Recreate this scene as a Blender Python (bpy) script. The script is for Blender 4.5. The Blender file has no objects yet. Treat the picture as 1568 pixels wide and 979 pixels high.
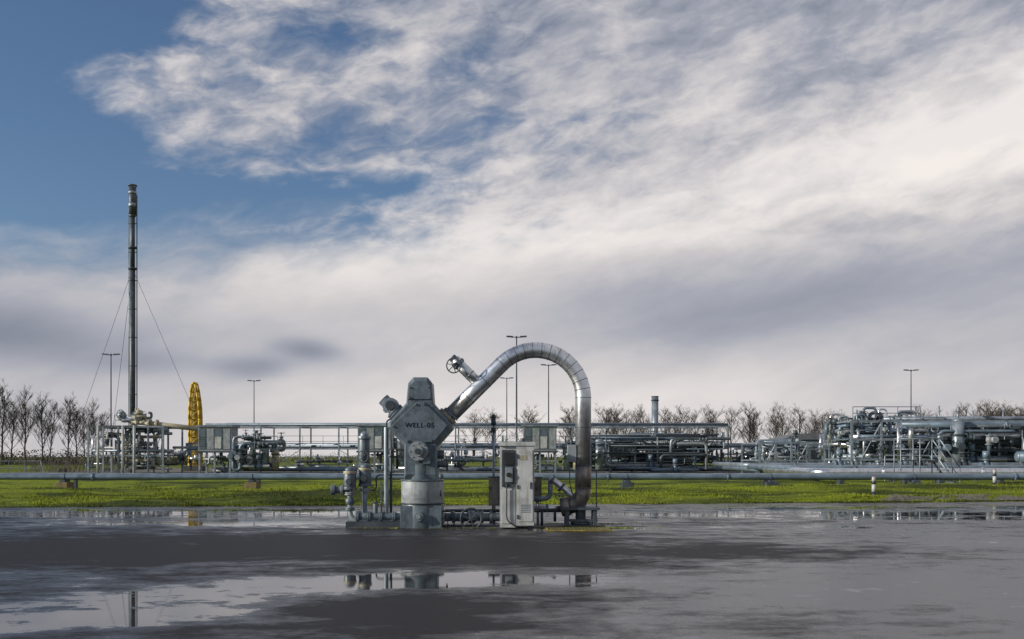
import bpy, math, random
import numpy as np
from mathutils import Vector, Matrix
random.seed(5); np.random.seed(5)
scene = bpy.context.scene
R = math.radians

# ------------------------------------------------------------------ camera
CAM_H = 1.5
cam_d = bpy.data.cameras.new("camera"); cam = bpy.data.objects.new("camera", cam_d)
scene.collection.objects.link(cam); scene.camera = cam
cam.location = (0, 0, CAM_H); cam.rotation_euler = (R(90), 0, 0)
cam_d.lens = 35; cam_d.sensor_width = 36; cam_d.shift_y = 0.134
cam_d.clip_end = 9000
K = 1524.4
def S(u, v, d):      # survey reading -> metres at real distance d
    return Vector(((u-784)/K*d, d, CAM_H+(700-v)/K*d))

# ------------------------------------------------------------------ node expression helper
class E:
    def __init__(s, nt, k): s.nt = nt; s.k = k
    def _m(s, op, o=None, o2=None):
        n = s.nt.nodes.new('ShaderNodeMath'); n.operation = op
        for i, a in enumerate((s, o, o2)):
            if a is None: continue
            if isinstance(a, E): s.nt.links.new(a.k, n.inputs[i])
            else: n.inputs[i].default_value = a
        return E(s.nt, n.outputs[0])
    def __add__(s, o): return s._m('ADD', o)
    __radd__ = __add__
    def __sub__(s, o): return s._m('SUBTRACT', o)
    def __rsub__(s, o): return (s*-1.0)+o
    def __mul__(s, o): return s._m('MULTIPLY', o)
    __rmul__ = __mul__
    def __truediv__(s, o): return s._m('DIVIDE', o)
    def smooth(s, a, b):
        n = s.nt.nodes.new('ShaderNodeMapRange'); n.interpolation_type = 'SMOOTHSTEP'
        s.nt.links.new(s.k, n.inputs[0]); n.inputs[1].default_value = a; n.inputs[2].default_value = b
        return E(s.nt, n.outputs[0])
def gauss(x, y, x0, y0, sx, sy, rot=0, amp=1.0):
    if rot == 0:
        a = (x-x0)*(1/sx); b = (y-y0)*(1/sy)
    else:
        c, s_ = math.cos(R(rot)), math.sin(R(rot))
        a = x*(c/sx) + (y*(s_/sx)+(-(x0*c+y0*s_)/sx))
        b = x*(-s_/sy) + (y*(c/sy)+((x0*s_-y0*c)/sy))
    return ((a*a+b*b)*-1.0)._m('EXPONENT')*amp
def comb(nt, x, y, z):
    n = nt.nodes.new('ShaderNodeCombineXYZ')
    for i, a in enumerate((x, y, z)):
        if isinstance(a, E): nt.links.new(a.k, n.inputs[i])
        else: n.inputs[i].default_value = a
    return n.outputs[0]
def noise(nt, vec, scale, detail=6, rough=0.55, dist=0.0):
    n = nt.nodes.new('ShaderNodeTexNoise'); n.inputs['Scale'].default_value = scale
    n.inputs['Detail'].default_value = detail; n.inputs['Roughness'].default_value = rough
    n.inputs['Distortion'].default_value = dist
    nt.links.new(vec, n.inputs['Vector']); return E(nt, n.outputs[0])
def mixc(nt, f, a, b):
    n = nt.nodes.new('ShaderNodeMix'); n.data_type = 'RGBA'
    if isinstance(f, E): nt.links.new(f.k, n.inputs[0])
    else: n.inputs[0].default_value = f
    for i, c in ((6, a), (7, b)):
        if isinstance(c, (tuple, list)): n.inputs[i].default_value = (*c, 1)
        else: nt.links.new(c, n.inputs[i])
    return n.outputs[2]

# ------------------------------------------------------------------ world / sky
SUN_AZ, SUN_EL = -108, 19
w = bpy.data.worlds.new("World"); scene.world = w; w.use_nodes = True
try:
    w.cycles.sampling_method = 'MANUAL'; w.cycles.sample_map_resolution = 256
except Exception: pass
nt = w.node_tree; nt.nodes.clear()
out = nt.nodes.new('ShaderNodeOutputWorld')
sky = nt.nodes.new('ShaderNodeTexSky'); sky.sky_type = 'NISHITA'; sky.sun_disc = False
sky.sun_elevation = R(SUN_EL); sky.sun_rotation = R(SUN_AZ)
bg1 = nt.nodes.new('ShaderNodeBackground'); bg1.inputs[1].default_value = 0.10
tm = nt.nodes.new('ShaderNodeMix'); tm.data_type = 'RGBA'; tm.blend_type = 'MULTIPLY'; tm.inputs[0].default_value = 1
tm.inputs[7].default_value = (0.66, 0.80, 1.0, 1); nt.links.new(sky.outputs[0], tm.inputs[6])
nt.links.new(tm.outputs[2], bg1.inputs[0])
tc = nt.nodes.new('ShaderNodeTexCoord'); sp = nt.nodes.new('ShaderNodeSeparateXYZ')
nt.links.new(tc.outputs['Generated'], sp.inputs[0])
X, Y, Z = (E(nt, sp.outputs[i]) for i in range(3))
az = X._m('ARCTAN2', Y)*57.2958
el = Z._m('ARCSINE')*57.2958
t = R(11)
xs = az*math.cos(t)+el*math.sin(t)
ys = el*math.cos(t)-az*math.sin(t)
warp = (noise(nt, comb(nt, az*0.16, el*0.3, 3.0), 1.0, 3)-0.5)
n1 = noise(nt, comb(nt, xs*0.13+warp*0.8, ys*0.32+warp*0.8, 1.7), 1.0, 6, 0.54, 0.1)
n2 = noise(nt, comb(nt, xs*0.42+warp, ys*0.95+warp*1.2, 7.3), 1.0, 6, 0.58, 0.15)
n3 = noise(nt, comb(nt, az*0.05, ys*0.22+warp*0.4, 11.0), 1.0, 4, 0.45, 0.0)
G = lambda *a: gauss(az, el, *a)
strat = (((az*0.135)+13.9)-el)*0.50+(n1-0.5)*2.6+(n2-0.5)*0.8
strat = strat.smooth(-1.0, 1.3)
upc = (az*0.026)+0.86+G(-28,22,7.5,8,0,-1.15)+G(-26,13.5,6,2.8,0,-0.85)+G(-20.5,18.8,6.5,2.1,-4,0.72)+G(-13,14.3,10,1.3,7,-0.75)+G(-8,22.0,5,1.2,-10,-0.32)+G(0,18.6,6,0.8,8,-0.25)
up = (upc+(n1-0.5)*1.6+(n2-0.5)*1.1).smooth(0.04, 0.92)
up = up*0.93
mask = strat._m('MAXIMUM', up)*0.98
hi = el.smooth(8,17)
L = (G(24,16.2,16,2.8,8,0.32)+G(0,12.0,13,2.1,8,0.24)+G(17,8.2,14,2.6,0,-0.10)+G(2,2.0,24,3.2,0,0.18)
     +G(-11.6,6.0,1.7,0.6,-4,-0.26)+G(-14.6,5.0,2.2,0.6,5,-0.22)+G(-27,6.2,6,1.5,0,-0.30)+G(-20,5.0,3,0.7,0,-0.12)
     +G(12,23.5,18,3.0,4,-0.11)+G(-20,18.5,5,2,0,0.08)+0.545+(n1-0.5)*(hi*0.46+0.15)+(n3-0.5)*0.36
     +(n2-0.5)*(hi*0.52+0.07))
Lc = L.smooth(0.1, 0.95)
ramp = nt.nodes.new('ShaderNodeValToRGB'); nt.links.new(Lc.k, ramp.inputs[0])
cr = ramp.color_ramp; cr.elements[0].color = (0.18,0.205,0.27,1); cr.elements[1].color = (0.92,0.86,0.82,1)
e_ = cr.elements.new(0.4); e_.color = (0.40,0.41,0.465,1)
e_ = cr.elements.new(0.65); e_.color = (0.61,0.585,0.595,1)
bg2 = nt.nodes.new('ShaderNodeBackground'); nt.links.new(ramp.outputs[0], bg2.inputs[0]); bg2.inputs[1].default_value = 1.0
mx = nt.nodes.new('ShaderNodeMixShader'); nt.links.new(mask.k, mx.inputs[0])
nt.links.new(bg1.outputs[0], mx.inputs[1]); nt.links.new(bg2.outputs[0], mx.inputs[2]); nt.links.new(mx.outputs[0], out.inputs[0])

sd = bpy.data.lights.new("sun", 'SUN'); sd.energy = 5.0; sd.angle = R(0.6); sd.color = (1, 0.92, 0.80)
so = bpy.data.objects.new("sun", sd); scene.collection.objects.link(so)
dirv = Vector((math.sin(R(SUN_AZ))*math.cos(R(SUN_EL)), math.cos(R(SUN_AZ))*math.cos(R(SUN_EL)), math.sin(R(SUN_EL))))
so.rotation_euler = dirv.to_track_quat('Z', 'Y').to_euler()

# ------------------------------------------------------------------ materials
def mat(name, c, rough=0.5, metal=0.0, sc=3.0, var=0.35, bump=0.0, bsc=60, dirt=None, spec=0.5):
    m = bpy.data.materials.new(name); m.use_nodes = True; t_ = m.node_tree
    b = t_.nodes['Principled BSDF']; g = t_.nodes.new('ShaderNodeNewGeometry')
    n = noise(t_, g.outputs['Position'], sc, 5, 0.65, 0.4)
    f = n.smooth(0.3, 0.72)
    lo = tuple(x*(1-var) for x in c); hi = tuple(min(1, x*(1+var*0.6)) for x in c)
    col = mixc(t_, f, lo, hi)
    if dirt:
        mp = t_.nodes.new('ShaderNodeMapping'); mp.inputs['Scale'].default_value = (9, 9, 1.1)
        t_.links.new(g.outputs['Position'], mp.inputs[0])
        nd = noise(t_, mp.outputs[0], 1.3, 5, 0.6).smooth(0.48, 0.72)
        col = mixc(t_, nd*0.65, col, dirt)
    t_.links.new(col, b.inputs['Base Color'])
    rr = n*0.3+(rough-0.15); t_.links.new(rr.k, b.inputs['Roughness'])
    b.inputs['Metallic'].default_value = metal; b.inputs['Specular IOR Level'].default_value = spec
    if bump:
        nb = noise(t_, g.outputs['Position'], bsc, 4, 0.6)
        bn = t_.nodes.new('ShaderNodeBump'); bn.inputs['Strength'].default_value = bump; bn.inputs['Distance'].default_value = 0.01
        t_.links.new(nb.k, bn.inputs['Height']); t_.links.new(bn.outputs[0], b.inputs['Normal'])
    return m
M = {}
M['paint'] = mat('grey_painted_steel', (0.095,0.125,0.150), 0.40, 0, 5, 0.35, 0.12, 40, dirt=(0.045,0.052,0.058))
M['paintl'] = mat('light_painted_steel', (0.24,0.27,0.29), 0.5, 0, 4, 0.35, 0.1, 40, dirt=(0.12,0.115,0.105))
M['clad'] = mat('aluminium_cladding', (0.66,0.68,0.71), 0.36, 0.92, 4, 0.22, 0.04, 10, dirt=(0.36,0.36,0.36))
M['cladold'] = mat('weathered_cladding', (0.20,0.175,0.155), 0.5, 0.5, 4, 0.45, 0.1, 18, dirt=(0.07,0.05,0.038))
M['galv'] = mat('galvanised_steel', (0.22,0.26,0.30), 0.45, 0.4, 1.5, 0.4)
M['galvd'] = mat('dark_steel', (0.055,0.07,0.085), 0.5, 0.2, 1.5, 0.4)
M['blue'] = mat('blue_grey_pipe_paint', (0.125,0.175,0.225), 0.38, 0.1, 1.0, 0.4)
M['white'] = mat('offwhite_panel', (0.42,0.435,0.435), 0.5, 0, 2.5, 0.3, 0, 40, dirt=(0.17,0.165,0.15))
M['cream'] = mat('cream_paint', (0.33,0.30,0.21), 0.5, 0, 2.5, 0.3)
M['dark'] = mat('black_rubber', (0.018,0.02,0.022), 0.5)
M['conc'] = mat('concrete', (0.055,0.055,0.052), 0.8, 0, 4, 0.5, 0.3, 30)
M['rust'] = mat('rusty_block', (0.18,0.14,0.055), 0.8, 0, 5, 0.45, 0.2)
M['yel'] = mat('yellow_paint', (0.50,0.33,0.02), 0.5, 0, 1.5, 0.3)
M['yeld'] = mat('worn_yellow_paint', (0.30,0.23,0.03), 0.7, 0, 8, 0.6, dirt=(0.05,0.05,0.03))
M['red'] = mat('red_paint', (0.35,0.05,0.03), 0.5)
M['bark'] = mat('bark', (0.040,0.036,0.032), 0.9, 0, 2, 0.4)
M['twig'] = mat('twigs', (0.052,0.045,0.038), 0.9, 0, 2, 0.4)
M['gravel'] = mat('gravel', (0.13,0.12,0.095), 0.85, 0, 9, 0.6, 0.8, 40)
M['brown'] = mat('brown_box_paint', (0.13,0.115,0.10), 0.55, 0, 4, 0.3)
M['roof'] = mat('roof_sheet', (0.11,0.12,0.13), 0.6)
M['ink'] = mat('black_lettering', (0.008,0.01,0.012), 0.8, spec=0.1)

def grass_mat(name, hi, lo, dry):
    m = bpy.data.materials.new(name); m.use_nodes = True; t_ = m.node_tree
    b = t_.nodes['Principled BSDF']; g = t_.nodes.new('ShaderNodeNewGeometry')
    mp = t_.nodes.new('ShaderNodeMapping'); mp.inputs['Scale'].default_value = (0.10, 0.55, 1)
    t_.links.new(g.outputs['Position'], mp.inputs[0])
    a = noise(t_, mp.outputs[0], 1.0, 7, 0.66, 0.5).smooth(0.42, 0.57)
    c = noise(t_, g.outputs['Position'], 3.5, 6, 0.7).smooth(0.42, 0.7)
    col = mixc(t_, a, lo, hi); col = mixc(t_, c*0.5, col, dry)  # lo strips put shadow streaks between sunlit grass into the colour
    t_.links.new(col, b.inputs['Base Color']); b.inputs['Roughness'].default_value = 0.9
    b.inputs['Specular IOR Level'].default_value = 0.15
    bn = t_.nodes.new('ShaderNodeBump'); bn.inputs['Strength'].default_value = 1.0; bn.inputs['Distance'].default_value = 0.08
    nb = noise(t_, g.outputs['Position'], 9, 5, 0.7)
    t_.links.new(nb.k, bn.inputs['Height']); t_.links.new(bn.outputs[0], b.inputs['Normal'])
    return m
M['grass'] = grass_mat('grass_turf', (0.17,0.215,0.014), (0.032,0.050,0.009), (0.09,0.085,0.022))
M['blade'] = grass_mat('grass_blades', (0.24,0.29,0.022), (0.055,0.08,0.012), (0.14,0.13,0.035))

def asphalt():
    m = bpy.data.materials.new('wet_asphalt'); m.use_nodes = True; t_ = m.node_tree
    b = t_.nodes['Principled BSDF']; g = t_.nodes.new('ShaderNodeNewGeometry')
    sp = t_.nodes.new('ShaderNodeSeparateXYZ'); t_.links.new(g.outputs['Position'], sp.inputs[0])
    x, y = E(t_, sp.outputs[0]), E(t_, sp.outputs[1])
    Gq = lambda *a: gauss(x, y, *a)
    wp_ = (noise(t_, comb(t_, x*0.3, y*0.3, 8.0), 1.0, 3)-0.5)
    a1 = noise(t_, comb(t_, x*0.34+wp_*1.2, y*0.60+wp_, 2.0), 1.0, 6, 0.64, 0.3)
    a2 = noise(t_, comb(t_, x*1.2+y*0.55, y*2.0-x*0.45, 5.0), 1.0, 6, 0.70, 0.2)
    a3 = noise(t_, g.outputs['Position'], 4.5, 5, 0.8)
    wet = (Gq(-0.2,12.1,2.3,0.62,0,0.72)+Gq(-3.2,11.1,2.6,1.1,28,0.50)+Gq(-4.0,9.2,1.6,0.7,25,0.50)
           +Gq(-4.0,16.4,7.5,2.4,0,-0.60)+Gq(3.0,15.6,4.0,1.0,0,-0.30)+Gq(-1.2,9.6,0.9,1.0,40,-0.85)
           +Gq(-9,26.5,9,2.8,0,0.42)+Gq(-5.5,22.6,2.4,1.1,0,0.62)+Gq(12,27,11,4.5,0,0.42)+0.24)
    wv = wet+(a1-0.5)*1.5+(a2-0.5)*1.6+(a3-0.5)*0.6
    film = (wv+Gq(4.6,10.8,3.6,3.4,0,0.50)+Gq(9,18,6,4,0,0.38)).smooth(0.0, 0.62); pud = wv.smooth(0.50, 0.60)
    fine = noise(t_, g.outputs['Position'], 55, 3, 0.7)
    base = mixc(t_, film, (0.034,0.034,0.037), (0.015,0.015,0.018))
    base = mixc(t_, fine.smooth(0.5,0.8)*0.5, base, (0.070,0.067,0.065))
    t_.links.new(base, b.inputs['Base Color'])
    ro = ((film*-0.26)+0.48)-pud*0.20
    t_.links.new(ro.k, b.inputs['Roughness'])
    spc = film*0.50+pud*0.48+0.015
    t_.links.new(spc.k, b.inputs['Specular IOR Level'])
    bn = t_.nodes.new('ShaderNodeBump'); bn.inputs['Distance'].default_value = 0.006
    st = (pud*-0.97)+1.0; t_.links.new((st*(film*-0.65+0.9)).k, bn.inputs['Strength'])
    t_.links.new((fine+a3*0.8).k, bn.inputs['Height']); t_.links.new(bn.outputs[0], b.inputs['Normal'])
    return m
M['asph'] = asphalt()

# ------------------------------------------------------------------ mesh builder
class MB:
    def __init__(s, name):
        s.name = name; s.v = []; s.f = []; s.m = []; s.s = []; s.mats = []
    def mi(s, k):
        if k not in s.mats: s.mats.append(k)
        return s.mats.index(k)
    def add(s, vs, fs, k, smooth):
        o = len(s.v); i = s.mi(k); s.v += [tuple(q) for q in vs]
        if isinstance(smooth, bool): smooth = [smooth]*len(fs)
        for f, sm in zip(fs, smooth):
            s.f.append(tuple(o+j for j in f)); s.m.append(i); s.s.append(sm)
    def box(s, c, sz, k, rot=None):
        c = Vector(c); hx, hy, hz = sz[0]/2, sz[1]/2, sz[2]/2
        vs = [Vector((a*hx, b*hy, d*hz)) for a in (-1,1) for b in (-1,1) for d in (-1,1)]
        if rot is not None: vs = [rot@q for q in vs]
        s.add([c+q for q in vs], [(0,1,3,2),(4,6,7,5),(0,4,5,1),(2,3,7,6),(0,2,6,4),(1,5,7,3)], k, False)
    def b2(s, p, q, k):
        p, q = Vector(p), Vector(q); s.box((p+q)/2, [abs(a) for a in (q-p)], k)
    def cyl(s, p, q, r, k, n=12, r2=None):
        s.tube([p, q], r, k, n, radii=[r, r if r2 is None else r2])
    def tube(s, path, r, k, n=12, radii=None, caps=True):
        P = [Vector(p) for p in path]; vs = []; fs = []; sm = []
        t0 = (P[1]-P[0]).normalized()
        a = Vector((0,0,1)) if abs(t0.z) < 0.9 else Vector((0,1,0))
        nrm = t0.cross(a).normalized()
        for i, p in enumerate(P):
            if i == 0: t1 = t0
            elif i == len(P)-1: t1 = (P[i]-P[i-1]).normalized()
            else: t1 = ((P[i]-P[i-1]).normalized()+(P[i+1]-P[i]).normalized()).normalized()
            nrm = (nrm-t1*nrm.dot(t1)).normalized(); bn = t1.cross(nrm)
            rr = radii[i] if radii else r
            for j in range(n):
                an = 2*math.pi*j/n; vs.append(p+(nrm*math.cos(an)+bn*math.sin(an))*rr)
        for i in range(len(P)-1):
            for j in range(n):
                fs.append((i*n+j, i*n+(j+1)%n, (i+1)*n+(j+1)%n, (i+1)*n+j)); sm.append(n > 5)
        if caps:
            fs.append(tuple(range(n-1, -1, -1))); sm.append(False)
            fs.append(tuple(range((len(P)-1)*n, len(P)*n))); sm.append(False)
        s.add(vs, fs, k, sm)
    def sph(s, c, r, k, n=12, sc=(1,1,1)):
        c = Vector(c); vs = []; fs = []; m_ = n//2
        for i in range(m_+1):
            th = math.pi*i/m_
            for j in range(n):
                ph = 2*math.pi*j/n
                vs.append(c+Vector((math.sin(th)*math.cos(ph)*sc[0], math.sin(th)*math.sin(ph)*sc[1], math.cos(th)*sc[2]))*r)
        for i in range(m_):
            for j in range(n): fs.append((i*n+j, (i+1)*n+j, (i+1)*n+(j+1)%n, i*n+(j+1)%n))
        s.add(vs, fs, k, True)
    def torus(s, c, ax, Rr, r, k, n=20, m_=6):
        c = Vector(c); ax = Vector(ax).normalized(); a = ax.orthogonal().normalized(); b = ax.cross(a); vs = []; fs = []
        for i in range(n):
            an = 2*math.pi*i/n; dd = a*math.cos(an)+b*math.sin(an)
            for j in range(m_):
                bn = 2*math.pi*j/m_; vs.append(c+dd*(Rr+r*math.cos(bn))+ax*(r*math.sin(bn)))
        for i in range(n):
            for j in range(m_): fs.append((i*m_+j, ((i+1)%n)*m_+j, ((i+1)%n)*m_+(j+1)%m_, i*m_+(j+1)%m_))
        s.add(vs, fs, k, True)
    def wheel(s, c, ax, r, k, n=20):
        c = Vector(c); ax = Vector(ax).normalized(); s.torus(c, ax, r, r*0.09, k, n)
        a = ax.orthogonal().normalized(); b = ax.cross(a)
        for i in range(3):
            dd = a*math.cos(i*math.pi/3)+b*math.sin(i*math.pi/3); s.cyl(c-dd*r, c+dd*r, r*0.06, k, 6)
        s.cyl(c-ax*r*0.2, c+ax*r*0.2, r*0.2, k, 8)
    def flange(s, c, ax, r, k, th=0.05, bolts=0):
        c = Vector(c); ax = Vector(ax).normalized()
        s.cyl(c-ax*th, c-ax*th*0.12, r, k, 20); s.cyl(c+ax*th*0.12, c+ax*th, r, k, 20); s.cyl(c-ax*th*0.12, c+ax*th*0.12, r*0.8, k, 16)
        a = ax.orthogonal().normalized(); b = ax.cross(a)
        for i in range(bolts):
            an = 2*math.pi*i/bolts; p = c+(a*math.cos(an)+b*math.sin(an))*r*0.84
            s.cyl(p-ax*th*1.5, p+ax*th*1.5, r*0.075, k, 6)
    def prism(s, poly, y0, y1, k, inset=0.0):
        n = len(poly); cx = sum(p[0] for p in poly)/n; cz = sum(p[1] for p in poly)/n
        def ins(t):
            return [(cx+(p[0]-cx)*t, cz+(p[1]-cz)*t) for p in poly]
        rings = [(ins(1-inset), y0), (poly, y0+inset*0.6), (poly, y1-inset*0.6), (ins(1-inset), y1)]
        vs = [(x, y, z) for rg, y in rings for x, z in rg]; fs = []
        for i in range(3):
            for j in range(n): fs.append((i*n+j, i*n+(j+1)%n, (i+1)*n+(j+1)%n, (i+1)*n+j))
        fs.append(tuple(range(n-1,-1,-1))); fs.append(tuple(range(3*n,4*n)))
        s.add(vs, fs, k, False)
    def build(s, bevel=0, parent=None, loc=None):
        me = bpy.data.meshes.new(s.name); me.from_pydata(s.v, [], s.f)
        for k in s.mats: me.materials.append(M[k])
        me.polygons.foreach_set('material_index', s.m); me.polygons.foreach_set('use_smooth', s.s); me.update()
        import bmesh
        bm = bmesh.new(); bm.from_mesh(me); bmesh.ops.recalc_face_normals(bm, faces=bm.faces); bm.to_mesh(me); bm.free()
        o = bpy.data.objects.new(s.name, me); scene.collection.objects.link(o)
        if bevel:
            b = o.modifiers.new('bevel', 'BEVEL'); b.width = bevel; b.segments = 2; b.limit_method = 'ANGLE'; b.angle_limit = R(40)
        if parent: o.parent = parent
        if loc: o.location = loc
        return o

def bend(pts, rad, n=5):
    P = [Vector(p) for p in pts]; o = [P[0]]
    for i in range(1, len(P)-1):
        a = (P[i-1]-P[i]); b = (P[i+1]-P[i]); r = min(rad, a.length*0.45, b.length*0.45)
        a = P[i]+a.normalized()*r; b = P[i]+b.normalized()*r
        for j in range(n+1):
            t = j/n; o.append(a*(1-t)**2+P[i]*2*t*(1-t)+b*t*t)
    o.append(P[-1]); return o
def valve(mb, c, ax, r, k, up=(0,0,1), wheel=True, k2='galvd'):
    c = Vector(c); ax = Vector(ax).normalized(); up = Vector(up)
    mb.flange(c-ax*r*1.8, ax, r*1.6, k, r*0.25); mb.flange(c+ax*r*1.8, ax, r*1.6, k, r*0.25)
    mb.cyl(c-ax*r*1.8, c+ax*r*1.8, r, k, 10); mb.sph(c, r*1.45, k, 10)
    mb.cyl(c, c+up*r*2.8, r*0.8, k, 10); mb.cyl(c+up*r*2.2, c+up*r*2.6, r*1.3, k, 10)
    mb.cyl(c+up*r*2.8, c+up*r*4.6, r*0.25, k2, 6)
    if wheel: mb.wheel(c+up*r*4.4, up, r*1.7, k2, 14)
    else: mb.cyl(c+up*r*3.1, c+up*r*5.6, r*1.25, k, 12)

# ------------------------------------------------------------------ ground
def sheet(name, x0, x1, y0, y1, z, k, sub=None):
    mb = MB(name); mb.add([(x0,y0,z),(x1,y0,z),(x1,y1,z),(x0,y1,z)], [(0,1,2,3)], k, False); return mb.build()
sheet('ground', -4000, 4000, -600, 8000, -0.03, 'grass')
edge = lambda x: 31.4+0.12*x+0.10*math.sin(x*0.9)+0.06*math.sin(x*2.7+1)+0.03*math.sin(x*8)
mb = MB('asphalt_yard')
xs_ = [-120+i*0.5 for i in range(481)]
vs = []; fs = []
for x in xs_: vs += [(x, -60, 0), (x, min(max(edge(x),18),46), 0)]
for i in range(len(xs_)-1): fs.append((2*i, 2*i+2, 2*i+3, 2*i+1))
mb.add(vs, fs, 'asph', False); mb.build()

def hump(x, y):
    e = edge(x); t = max(0, y-e)
    z = 0.02+0.06*min(1, t/0.6)
    z += 0.06*math.sin(x*0.23+y*0.9)+0.05*math.sin(y*1.3+math.sin(x*0.15)*2)+0.04*math.sin(x*1.1+y*2.3)+0.02*math.sin(x*3.1+y*4.1)
    z += 0.22*math.exp(-((y-(e+6.2+math.sin(x*0.3)*0.5))/1.4)**2)
    z = max(z, 0.02) if t > 0.3 else 0.012
    return z*min(1, max(0, (70-y)/8)) - (0.02 if y > 69 else 0)
mb = MB('grass'); vs = []; fs = []; NX, NY = 261, 130
for j in range(NY):
    for i in range(NX):
        x = -65+i*0.5; e = edge(x); y = e+0.0+(70-e)*(j/(NY-1))**1.3; vs.append((x, y, hump(x, y)))
for j in range(NY-1):
    for i in range(NX-1): fs.append((j*NX+i, j*NX+i+1, (j+1)*NX+i+1, (j+1)*NX+i))
mb.add(vs, fs, 'grass', True)
vs = []; fs = []
for i in range(150000):
    x = random.uniform(-26, 30); e = edge(x); y = e-0.08+abs(random.gauss(0, 1))*8
    if random.random() < 0.12: y = e+random.uniform(-0.22, 0.12)
    if y > 58: continue
    cl = math.sin(x*1.7+y*0.8)+math.sin(x*0.6-y*1.9)+math.sin(x*4.1+y*2.2)
    h = random.uniform(0.02, 0.07)*(1.0+0.45*cl if cl > -1 else 0.5); a = random.uniform(0, math.pi); wd = 0.014
    z = hump(x, y)-0.01 if y > e else 0.0; lx, ly = random.uniform(-.04,.04), random.uniform(-.04,.04)
    o = len(vs); vs += [(x-wd*math.cos(a), y-wd*math.sin(a), z), (x+wd*math.cos(a), y+wd*math.sin(a), z), (x+lx, y+ly, z+h)]; fs.append((o, o+1, o+2))
mb.add(vs, fs, 'blade', False)
o_ = bpy.data.meshes.new('grass'); o_.from_pydata(mb.v, [], mb.f)
for k in mb.mats: o_.materials.append(M[k])
o_.polygons.foreach_set('material_index', mb.m); o_.polygons.foreach_set('use_smooth', mb.s)
scene.collection.objects.link(bpy.data.objects.new('grass', o_))

mb = MB('gravel_path'); vs = []; fs = []
for i in range(81):
    x = 12.2+i*0.5; a = edge(x)-0.02; wd = 0.3+min(1, (i/30))*4.2+0.3*math.sin(i*1.3)
    for t_ in (0, .25, .5, .75, 1.0):
        y = a+wd*t_; vs.append((x, y, hump(x, y)+0.03+0.01*math.sin(i*2.1+t_*9)))
    vs.append((x, a+wd+0.1, 0.0))
for i in range(80):
    for j in range(5): fs.append((6*i+j, 6*i+6+j, 6*i+7+j, 6*i+1+j))
mb.add(vs, fs, 'gravel', True); mb.build()
mb = MB('plant_gravel_pad'); mb.b2((-46, 86, -0.02), (60, 125, 0.05), 'gravel'); mb.build()

# ------------------------------------------------------------------ wellhead
D = 21.2
def W(u, v, dy=0.0): return Vector(((u-784)/71.9, D+dy, (808-v)/71.9))
def wp(*pts): return [(( u-784)/71.9, (808-v)/71.9) for u, v in pts]
well = bpy.data.objects.new('gas_wellhead', None); scene.collection.objects.link(well)
mb = MB('valve_block')
upper = wp((635,580),(656,580),(663,589),(665,619),(694,652),(694,658),(671,684),(671,736),(621,736),(621,684),(596,656),(596,650),(624,619),(627,589))
upper = upper[::-1]
mb.prism(upper, D-0.32, D+0.32, 'paint', 0.10)
mb.prism(wp((640,618),(652,618),(688,653),(666,679),(626,679),(602,654))[::-1], D-0.36, D-0.30, 'paint', 0.03)
mb.prism(wp((629,592),(661,592),(663,614),(627,614))[::-1], D-0.345, D-0.30, 'paint', 0.05)
mb.cyl(W(646,736), W(646,712), 0.34, 'paint', 24)
mb.cyl(W(647,772), W(647,735), 0.45, 'paintl', 32)
mb.torus(W(647,736), (0,0,1), 0.45, 0.022, 'paint', 32)
mb.torus(W(647,771), (0,0,1), 0.45, 0.018, 'galvd', 32)
mb.cyl(W(647,808), W(647,772), 0.435, 'paint', 32)
mb.b2(W(616,808,-0.40), W(678,774,0.40), 'paint')
mb.cyl(W(644,790,-0.40), W(644,790,-0.50), 0.10, 'galv', 16); mb.cyl(W(644,790,-0.50), W(644,790,-0.53), 0.05, 'paintl', 10)
mb.cyl(W(644,692,-0.30), W(644,692,-0.46), 0.225, 'paint', 28)
mb.flange(W(644,692,-0.50), (0,1,0), 0.20, 'paintl', 0.035, 8)
mb.cyl(W(644,692,-0.53), W(644,692,-0.66), 0.11, 'paintl', 20); mb.cyl(W(644,692,-0.66), W(644,692,-0.70), 0.06, 'galvd', 14)
mb.box(W(656,706,-0.44), (0.16,0.12,0.14), 'paint')
mb.cyl(W(668,712,-0.1), W(684,712,-0.1), 0.07, 'paint', 12); mb.wheel(W(685,714,-0.1), (1,0.2,0), 0.11, 'galvd'); mb.cyl(W(668,697,0), W(680,697,0), 0.09, 'paint', 12)
mb.cyl(W(670,735,-0.2), W(676,760,-0.2), 0.03, 'galvd', 8)
for (u, v) in ((606,655),(628,676),(664,676),(685,655),(652,622),(640,622)): mb.cyl(W(u,v,-0.355), W(u,v,-0.385), 0.022, 'galvd', 6)
for (u, v) in ((631,596),(659,596),(630,611),(661,611)): mb.cyl(W(u,v,-0.34), W(u,v,-0.37), 0.02, 'galvd', 6)
dl = Vector((-1,0,1)).normalized()
a = W(614,640); mb.cyl(a, a+dl*0.42, 0.12, 'paint', 18); mb.flange(a+dl*0.16, dl, 0.19, 'paint', 0.045, 8)
mb.flange(a+dl*0.34, dl, 0.17, 'galv', 0.035, 8)
b = W(597,622); mb.cyl(b+Vector((0.02,-0.14,0)), b+Vector((0.02,0.16,0)), 0.165, 'galv', 22); mb.cyl(b+Vector((0.02,-0.20,0)), b+Vector((0.02,-0.14,0)), 0.10, 'galvd', 16)
mb.cyl(b, b+dl*0.20, 0.13, 'paint', 16)
dr = Vector((1,0,1)).normalized(); a = W(676,648)
mb.cyl(a, a+dr*0.3, 0.17, 'paint', 20); mb.flange(a+dr*0.19, dr, 0.225, 'cream', 0.03, 10); mb.flange(a+dr*0.10, dr, 0.20, 'paint', 0.03, 10)
mb.build(bevel=0.008, parent=well)
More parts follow.
